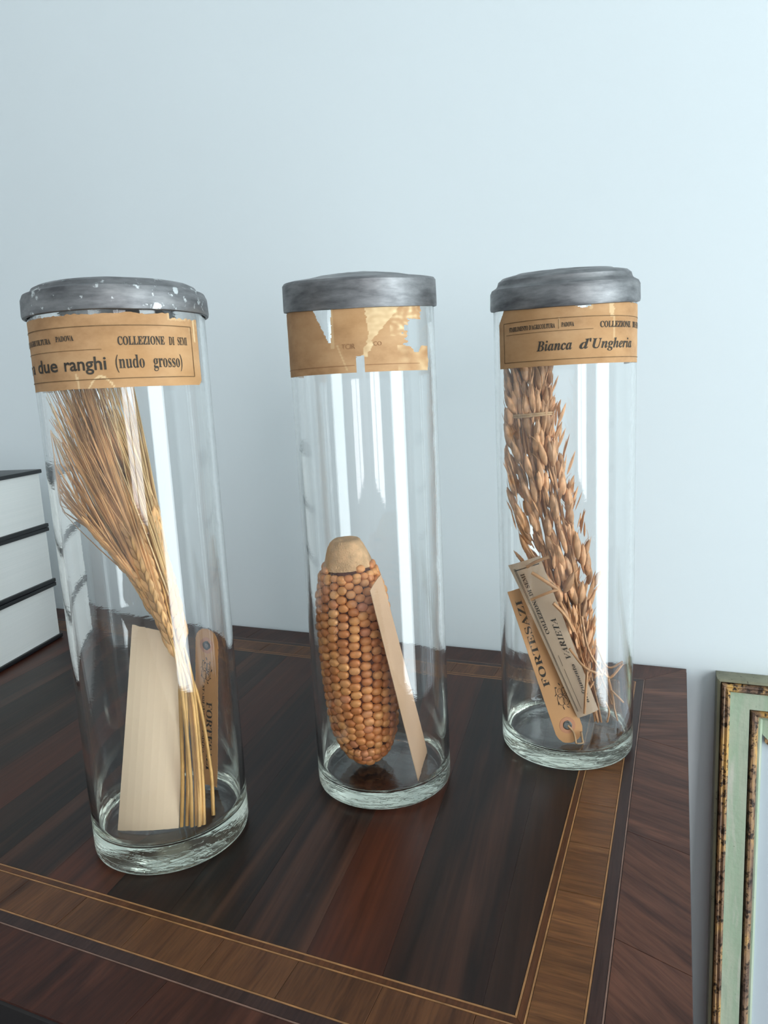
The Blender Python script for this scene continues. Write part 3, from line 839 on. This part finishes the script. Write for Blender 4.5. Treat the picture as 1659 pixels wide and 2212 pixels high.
def kernel_bm(w, h, d, bm=None, MX=None):
    bm = bm or bmesh.new(); n = 10; prev = None; rs = [(1.0, 0), (.97, .45), (.80, .80), (.45, .97)]
    rings = []
    for r, z in rs:
        ring_ = []
        for i in range(n):
            t = 2 * pi * i / n; cx, cy = cos(t), sin(t); q = (abs(cx) ** 2.25 + abs(cy) ** 2.25) ** (-1 / 2.25)
            p = Vector((cx * q * r * w / 2, cy * q * r * h / 2, z * d)); ring_.append(bm.verts.new(MX @ p if MX else p))
        rings.append(ring_)
    for A, B in zip(rings, rings[1:]):
        for i in range(n): bm.faces.new((A[i], A[(i + 1) % n], B[(i + 1) % n], B[i]))
    p = Vector((0, 0, d)); top = bm.verts.new(MX @ p if MX else p)
    for i in range(n): bm.faces.new((rings[-1][i], rings[-1][(i + 1) % n], top))
    return bm
kmesh = mesh_of('kernel', kernel_bm(1, 1, 1), M['kernel'], smooth=70)
KS = []
NR = 22
s = .004
row = 0
while s < LC * .90:
    t = s / LC; r = cobr(t); circ = 2 * pi * r
    nk = NR if r > .019 else max(5, int(circ / .0068))
    kh = .0060 if t < .8 else .0052
    for i in range(nk):
        tw = .5 * (row % 2) if t > .85 or t < .10 else .5 * ((i % 2))
        a = 2 * pi * (i + (tw if (t > .85 or t < .10) else 0)) / nk + .05 * sin(t * 9 + i * .5) + .22 * t + U(-.03, .03)
        ds = (.5 * kh if (i % 2 and not (t > .85 or t < .10)) else 0) + U(-.0004, .0004)
        ss = s + ds; r2 = cobr(min(1, ss / LC)); slope = (cobr(min(1, ss / LC + .02)) - cobr(max(0, ss / LC - .02))) / (.04 * LC)
        if ss > LC * .905 or (ss > LC * .87 and rnd() < .3): continue
        rad = Vector((cos(a), sin(a), 0)); up = (Vector((0, 0, 1)) + rad * slope).normalized(); out = (rad - up * rad.dot(up)).normalized(); side = up.cross(out)
        kw = min(2 * pi * r2 / nk, .0078) * U(1.04, 1.14); khh = kh * U(1.0, 1.12)
        MX = Matrix((side * kw, up * khh, out * (.0034 * U(.85, 1.1)))).transposed().to_4x4(); MX.translation = Vector((0, 0, ss)) + rad * (r2 - .0016)
        WMX = CM @ MX
        nrm = (CM.to_3x3() @ out).normalized(); vis = nrm.dot((CAM - WMX.translation).normalized())
        KS.append((vis, WMX))
    s += kh * (1.0 if t < .8 else .92); row += 1
KS.sort(key=lambda q: -q[0])
for vis, WMX in KS[:298]: shared('kernel', kmesh, WMX, cob)
bm = bmesh.new()
for vis, WMX in KS[298:]: kernel_bm(1, 1, 1, bm, WMX)
obj('kernel', bm, M['kernel'], cob, smooth=70, kind='stuff')

# ------------------------------------------------------------------ barley sheaf, jar 1
J = JARS[0]
base = on_floor(0, 425, 1782)
sheaf = thing('barley_sheaf', tuple(base), 'sheaf of golden barley with long awns leaning left in the left jar', 'barley')
stems = [((392, 1786), (388, 1480)), ((404, 1784), (398, 1480)), ((414, 1786), (392, 1490)), ((424, 1784), (404, 1470)), ((433, 1784), (410, 1480)), ((440, 1784), (416, 1475)), ((460, 1762), (420, 1480)), ((430, 1788), (408, 1500))]
ears = [((388, 1425), (318, 1120), .020), ((380, 1412), (285, 1120), .012), ((374, 1396), (262, 1110), .024), ((392, 1400), (338, 1090), .006), ((366, 1380), (240, 1090), .010), ((396, 1390), (305, 1060), .004), ((350, 1345), (222, 1060), .002), ((372, 1350), (265, 1030), .008), ((360, 1330), (190, 1130), .014)]
def spindle(n=6, L=1.0, r=.5, bm=None, MX=None, ridge=.12, curve=0.0):
    bm = bm or bmesh.new(); st = [(0, .12), (.12, .62), (.30, .95), (.5, 1.0), (.7, .80), (.87, .42), (1.0, .04)]
    rings = []
    for z, q in st:
        rings.append([bm.verts.new((MX @ Vector((r * q * cos(2 * pi * i / n) * (1 + ridge * (i % 2)), r * q * sin(2 * pi * i / n) * (1 + ridge * (i % 2)) + curve * z * z, L * z))) if MX else
                      Vector((r * q * cos(2 * pi * i / n) * (1 + ridge * (i % 2)), r * q * sin(2 * pi * i / n) * (1 + ridge * (i % 2)) + curve * z * z, L * z))) for i in range(n)])
    for A, B in zip(rings, rings[1:]):
        for i in range(n): bm.faces.new((A[i], A[(i + 1) % n], B[(i + 1) % n], B[i]))
    bm.faces.new(rings[0][::-1]); bm.faces.new(rings[-1])
    return bm
gmesh = mesh_of('grain', spindle(8, 1, .5), M['grain'], smooth=50)
for i, ((x0, y0), (x1, y1)) in enumerate(stems):
    P0 = on_floor(0, x0, y0); e = ears[i]; nn = e[2]
    pts = catmull([P0, at(0, (x0 * 2 + x1) / 3 + (3 if i != 6 else 6), y0 + (y1 - y0) * .4, .5 * (P0 - J['c']).dot(J['n']) + .5 * nn), at(0, x1, y1, nn), at(0, e[0][0], e[0][1], nn)], 14)
    bm = bmesh.new(); tube(bm, pts, [.00125] * 10 + [.0011, .0010, .0009, .0008, .0008], 7); obj('stem', bm, M['straw'], sheaf, smooth=60)
for ei, (p, q, nn) in enumerate(ears):
    A = at(0, p[0], p[1], nn); B = at(0, q[0], q[1], nn * .7)
    d = (B - A); LE = d.length; d.normalize()
    side = (J['u'] * cos(ei * 1.1 * .5) + J['n'] * sin(ei * 1.1 * .5)); side = (side - d * side.dot(d)).normalized(); nrm = d.cross(side)
    bm = bmesh.new(); tube(bm, [A + d * LE * i / 6 for i in range(7)], .0007, 6)
    ear = obj('ear', bm, M['straw'], sheaf, smooth=60)
    tipx = 92 + (q[0] - 190) * .95 + U(-14, 14)
    tip = at(0, tipx, 850, nn * .5)
    ba = bmesh.new(); NG = 24
    for g_ in range(NG):
        s_ = (g_ + .5) / NG; sd = 1 if g_ % 2 else -1
        o = A + d * LE * s_ * .96; wdt = .75 + .25 * sin(pi * min(1, s_ * 1.3))
        gd_ = (d + side * sd * .30 + nrm * U(-.10, .10)).normalized()
        xa = gd_.orthogonal().normalized(); ya = gd_.cross(xa)
        MX = Matrix((xa * .0048 * wdt, ya * .0040 * wdt, gd_ * .0135)).transposed().to_4x4(); MX.translation = inside(0, o + side * sd * .0018, .003)
        shared('grain', gmesh, MX, ear)
        # awns
        for rep in range(2 if ei != 8 else 2):
            T0 = MX.translation + gd_ * .011
            T = tip + (tip - A).normalized() * .0 + J['u'] * (U(-.010, .010) + sd * .002) + J['n'] * U(-.010, .010) + Vector((0, 0, 1)) * (U(-.030, .034) if ei != 8 else U(-.06, -.02))
            midp = T0.lerp(T, .5) + side * sd * .0012 + J['u'] * U(-.0016, .0016)
            pts = catmull([MX.translation + gd_ * .005, T0, midp, T], 7)
            pts = [inside(0, x_, .0016) for x_ in pts]
            r0 = U(.00034, .00080) if rnd() < .85 else U(.0009, .0012)
            tube(ba, pts, [r0, r0, r0 * .95, r0 * .85, r0 * .7, r0 * .55, r0 * .4, r0 * .25], 4, cap=False)
    obj('awn', ba, M['awn'] if ei % 3 else M['awn_pale'], ear, kind='stuff')

# ------------------------------------------------------------------ oat sheaf, jar 3
J = JARS[2]
path = [(1138, 792, 44, .000), (1148, 860, 50, .002), (1152, 905, 56, .003), (1158, 1000, 66, .003), (1180, 1110, 74, .002), (1206, 1210, 66, .002), (1228, 1300, 54, .000), (1246, 1380, 40, -.003), (1264, 1450, 30, -.006), (1284, 1520, 24, -.008)]
def pathat(t):
    s = t * (len(path) - 1); i = min(int(s), len(path) - 2); f_ = s - i; a, b = path[i], path[i + 1]
    return [a[j] + (b[j] - a[j]) * f_ for j in range(4)]
foot = on_floor(2, 1292, 1562)
oats = thing('oat_sheaf', tuple(foot), 'bundled oat panicles with plump tan husks, tied near the top in the right jar', 'oats')
def husk_bm():
    bm = bmesh.new(); spindle(8, 1, .5, bm, None, .10, .05)
    M2 = Matrix.Translation((.12, .10, .02)) @ Matrix.Rotation(.10, 4, 'Y') @ Matrix.Diagonal((.62, .62, .93, 1)); spindle(6, 1, .5, bm, M2, .1)
    M3 = Matrix.Translation((-.16, .04, .05)) @ Matrix.Rotation(-.13, 4, 'Y') @ Matrix.Diagonal((.5, .5, .88, 1)); spindle(6, 1, .5, bm, M3, .1)
    return bm
omesh = mesh_of('spikelet', husk_bm(), M['oat'], smooth=45)
PX = J['dist'] / FPX
ab = bmesh.new()
for i in range(292):
    t = (i + rnd()) / 292; t = t ** .92 * .86
    x, y, hw, nn = pathat(t); x2, y2, _, _ = pathat(min(1, t + .03))
    fade = 1 if t < .72 else .75
    a = U(0, 2 * pi); rr = sqrt(U(.15, 1)); uo = cos(a) * rr * hw * fade * .95; no = sin(a) * rr * hw * PX * .60 * fade
    P = at(2, x + uo, y, nn + no)
    Q = at(2, x2 + uo, y2 + 0, nn + no)
    d = (P - Q).normalized()   # points up the sheaf
    d = (d + J['u'] * (uo / hw * .22 + U(-.16, .16)) + J['n'] * (no / (hw * PX) * .3 + U(-.12, .12))).normalized()
    if t > .55 and rnd() < .35: d = (d + J['u'] * U(-.7, .7)).normalized()
    ln = U(.015, .023) * (1 if t < .7 else .85); wd = U(.0042, .0061) * (1 if t < .7 else .8)
    xa = (J['u'] - d * J['u'].dot(d)).normalized(); ya = d.cross(xa); ro = U(-.8, .8); xa, ya = xa * cos(ro) + ya * sin(ro), ya * cos(ro) - xa * sin(ro)
    tipP = inside(2, P + d * ln, .0036); P = inside(2, P, .0046); d = (tipP - P).normalized(); xa = (xa - d * xa.dot(d)).normalized(); ya = d.cross(xa)
    MX = Matrix((xa * wd, ya * wd * .9, d * ln)).transposed().to_4x4(); MX.translation = P
    shared('spikelet', omesh, MX, oats)
    if rnd() < .55:
        T = inside(2, tipP + d * U(.003, .009) + J['u'] * U(-.007, .007) + J['n'] * U(-.004, .004), .001)
        tube(ab, [tipP - d * .003, (tipP + T) / 2 + J['n'] * .0006, T], [.0003, .00022, .0001], 4, cap=False)
obj('awn', ab, M['twig'], oats, kind='stuff')
# thin empty glumes between the plump spikelets
cb_ = bmesh.new()
for i in range(480):
    t = rnd() ** .95 * .93; x, y, hw, nn = pathat(t)
    a = U(0, 2 * pi); rr = sqrt(U(.25, 1.05)); uo = cos(a) * rr * hw; no = sin(a) * rr * hw * PX * .62
    P = at(2, x + uo, y + U(0, 14), nn + no)
    x2, y2, _, _ = pathat(min(1, t + .03)); Q = at(2, x2 + uo, y2 + 14, nn + no); d = (P - Q).normalized()
    d = (d + J['u'] * (uo / hw * .30 + U(-.28, .28)) + J['n'] * U(-.2, .2) + (J['u'] * U(-.7, .7) if rnd() < .12 else Vector((0, 0, 0)))).normalized()
    ln = U(.010, .020); wd = U(.0016, .0034); xa = d.orthogonal().normalized(); ro = U(0, 6.28); ya = d.cross(xa); xa, ya = xa * cos(ro) + ya * sin(ro), ya * cos(ro) - xa * sin(ro)
    P = inside(2, P, .0034); T = inside(2, P + d * ln, .0026); d = (T - P).normalized(); xa = (xa - d * xa.dot(d)).normalized(); ya = d.cross(xa)
    MX = Matrix((xa * wd, ya * wd * .45, d * ln)).transposed().to_4x4(); MX.translation = P
    spindle(5, 1, .5, cb_, MX, .1)
obj('empty_glume', cb_, M['oat'], oats, smooth=45, kind='stuff')
for i in range(16):
    off = U(-.75, .75); no = U(-.5, .5); t1 = U(.0, .45)
    pts = []
    for j in range(9):
        t = 1 - (1 - t1) * j / 8; x, y, hw, nn = pathat(t)
        pts.append(at(2, x + off * hw * (.35 + .65 * (1 - t)) + 3 * sin(j * 1.7 + i), y, nn + no * hw * PX * .7))
    pts = [foot + J['u'] * off * .004 + J['n'] * no * .004 + Vector((0, 0, .0012))] + pts
    bm = bmesh.new(); tube(bm, catmull(pts, 24), .00075 if i % 3 else .0010, 6); obj('stem', bm, M['twig'], oats, smooth=60)
# stray twigs below and in front
for pts, r in (([(1288, 1392, .004), (1312, 1440, .008), (1345, 1428, .006)], .0009), ([(1304, 1452, .012), (1318, 1462, .012), (1344, 1432, .010)], .0010),
               ([(1300, 1420, .004), (1314, 1466, .008), (1326, 1520, .004)], .0011), ([(1318, 1488, .008), (1334, 1504, .010), (1346, 1516, .008)], .0008),
               ([(1296, 1455, .004), (1310, 1490, .004), (1322, 1520, .004)], .0009), ([(1322, 1500, .002), (1328, 1530, -.002), (1336, 1556, -.006)], .0009),
               ([(1308, 1515, .004), (1316, 1535, .002), (1312, 1560, .000)], .0008),
               ([(1150, 1236, .030), (1172, 1250, .030), (1204, 1272, .028)], .0013), ([(1148, 1295, .028), (1178, 1282, .030), (1206, 1272, .028)], .0011),
               ([(1140, 1224, .026), (1160, 1212, .028), (1186, 1202, .028)], .0013), ([(1196, 1302, .028), (1222, 1330, .028), (1238, 1362, .024)], .0014),
               ([(1256, 1330, .020), (1270, 1400, .018), (1300, 1452, .012)], .0010), ([(1230, 1400, .034), (1262, 1440, .032), (1298, 1456, .020)], .0009),
               ([(1268, 1440, .027), (1264, 1500, .027), (1262, 1540, .027)], .0010), ([(1282, 1470, .010), (1266, 1500, .012), (1258, 1530, .010)], .0009)):
    bm = bmesh.new(); P = [at(2, *p) for p in pts]; tube(bm, catmull(P, 8), r, 6); obj('twig', bm, M['twig'], oats, smooth=60)
# string round the sheaf
x, y, hw, nn = path[2]; cP = at(2, 1150, 897, nn); bm = bmesh.new()
rp = []
for i in range(25):
    a = 2 * pi * i / 24; rp.append(inside(2, cP + J['u'] * cos(a) * 44 * PX + J['n'] * sin(a) * 40 * PX + Vector((0, 0, .0006 * sin(2 * a))), .001))
tube(bm, rp, .0008, 6, cap=False); tube(bm, [p + Vector((0, 0, .0014)) for p in rp], .0007, 6, cap=False)
obj('binding_string', bm, M['string_tie'], oats, smooth=60)

# ------------------------------------------------------------------ stack of books
bc_ = Vector((-.7255, -.0935, 0)); e1 = Vector((.030, -.120, 0)).normalized(); e2 = Vector((e1.y, -e1.x, 0))
zb = 0.0006
bl = ['thick book with black cover, lowest of the stack of three', 'thick book with black cover, middle of the stack of three', 'thick book with black cover, topmost of the stack of three']
for i, (h, sh) in enumerate(((.0712, 0), (.0695, .0), (.0715, -.001))):
    ang = (0, .012, -.01)[i]
    root = thing('book', (bc_.x, bc_.y, zb), bl[i], 'book', 'stack of thick black-covered books')
    BM = Matrix((e1, e2, Vector((0, 0, 1)))).transposed().to_4x4() @ Matrix.Rotation(ang, 4, 'Z'); BM.translation = bc_ + Vector((0, 0, zb))
    Lb, Wb, ct = .30, .22, .0048
    for z0, z1 in ((0, ct), (h - ct, h)):
        bm = bevelled_box((0, 0, z0), (Lb, Wb, z1), .0012); bm.transform(BM); obj('cover', bm, M['cover'], root, smooth=30)
    bm = bmesh.new(); box(bm, (0, Wb - .004, ct), (Lb, Wb, h - ct)); bm.transform(BM); obj('spine', bm, M['cover'], root)
    bm = bmesh.new(); box(bm, (.003, .0028, ct), (Lb - .003, Wb - .004, h - ct)); bm.transform(BM); obj('page_block', bm, M['pages'], root)
    zb += h + .0002

# ------------------------------------------------------------------ painted and gilt frame with mirror, against the wall
FX0, FZ1, FW, FH = 0.0262, 0.000, 0.62, 0.84
LEAN = radians(2.6)
fb = Vector((FX0, WYF - .001, FZ1))
LM = Matrix.Translation(fb) @ Matrix.Rotation(-LEAN, 4, 'X')
frame = thing('picture_frame', tuple(fb + Vector((0, -.03, -.84))), 'sage green and worn gilt wooden frame against the wall, right of the dresser', 'frame')
def fring(name, prof, mat, smooth=30, label=None):
    """sweep a closed profile (inset, height) round the frame, mitred at the corners"""
    bm = bmesh.new(); rings = []
    for cx, cz, sx, sz in ((0, 0, 1, -1), (FW, 0, -1, -1), (FW, -FH, -1, 1), (0, -FH, 1, 1)):
        rings.append([bm.verts.new(LM @ Vector((cx + sx * d, -h, cz + sz * d))) for d, h in prof])
    n = len(prof)
    for a in range(4):
        A, B = rings[a], rings[(a + 1) % 4]
        for i in range(n): bm.faces.new((A[i], B[i], B[(i + 1) % n], A[(i + 1) % n]))
    return obj(name, bm, mat, frame, smooth=smooth, label=label)
fring('outer_edge', [(0, 0), (0, .0150), (.0008, .0205), (.0030, .0215), (.0042, .0190), (.0042, 0)], M['olive'], label='dark olive outer edge')
fring('outer_gilt_moulding', [(.0043, 0), (.0043, .0200), (.0052, .0232), (.0066, .0240), (.0078, .0232), (.0084, .0236), (.0100, .0244), (.0120, .0222), (.0120, 0)], M['gilt'], label='worn gilt outer moulding')
fring('green_band', [(.0121, 0), (.0121, .0205), (.0150, .0196), (.0240, .0180), (.0290, .0178), (.0290, 0)], M['sage'], label='flat sage green band')
fring('inner_gilt_moulding', [(.0300, 0), (.0300, .0150), (.0315, .0185), (.0335, .0190), (.0358, .0170), (.0372, .0140), (.0372, 0)], M['gilt'], label='worn gilt inner moulding')
fring('sight_edge', [(.0290, 0), (.0290, .012), (.0300, .012), (.0300, 0)], M['edge_dark'])
fring('inner_slip', [(.0373, 0), (.0373, .0120), (.0390, .0125), (.0412, .0085), (.0412, 0)], M['sage'])
bm = bmesh.new(); box(bm, (.040, -.0050, -FH + .040), (FW - .040, -.0030, -.040), LM); obj('backing_panel', bm, M['panel'], frame)
bm = bmesh.new(); box(bm, (.004, -.0028, -FH + .004), (FW - .004, -.0005, -.004), LM); obj('back_board', bm, M['edge_dark'], frame)
# carved spandrel in the top corners, with a gilt lower lip
for sgn, cx in ((1, .0400), (-1, FW - .0400)):
    def spandrel(z_off, h0, h1, pts):
        bm = bmesh.new(); lo = [bm.verts.new(LM @ Vector((cx + sgn * x, -h0, z))) for x, z in pts]; hi = [bm.verts.new(LM @ Vector((cx + sgn * x, -h1, z))) for x, z in pts]
        n = len(pts); bm.faces.new(hi); bm.faces.new(lo[::-1])
        for i in range(n): bm.faces.new((lo[i], lo[(i + 1) % n], hi[(i + 1) % n], hi[i]))
        return bm
    top = -.0395
    curve = [(.0035, -.058), (.006, -.0605), (.012, -.062), (.020, -.0622), (.05, -.058), (.08, -.050), (.11, -.044), (.14, -.0405)]
    sp = obj('spandrel', spandrel(0, .0051, .0085, [(.0005, top), (.0005, -.052), (.0018, -.0565)] + curve + [(.15, top)]), M['sage'], frame)
    lip = [(x, z - .0002) for x, z in curve] + [(x, z - .0050) for x, z in reversed(curve)]
    obj('gilt_lip', spandrel(0, .0051, .0092, lip), M['gilt'], sp)
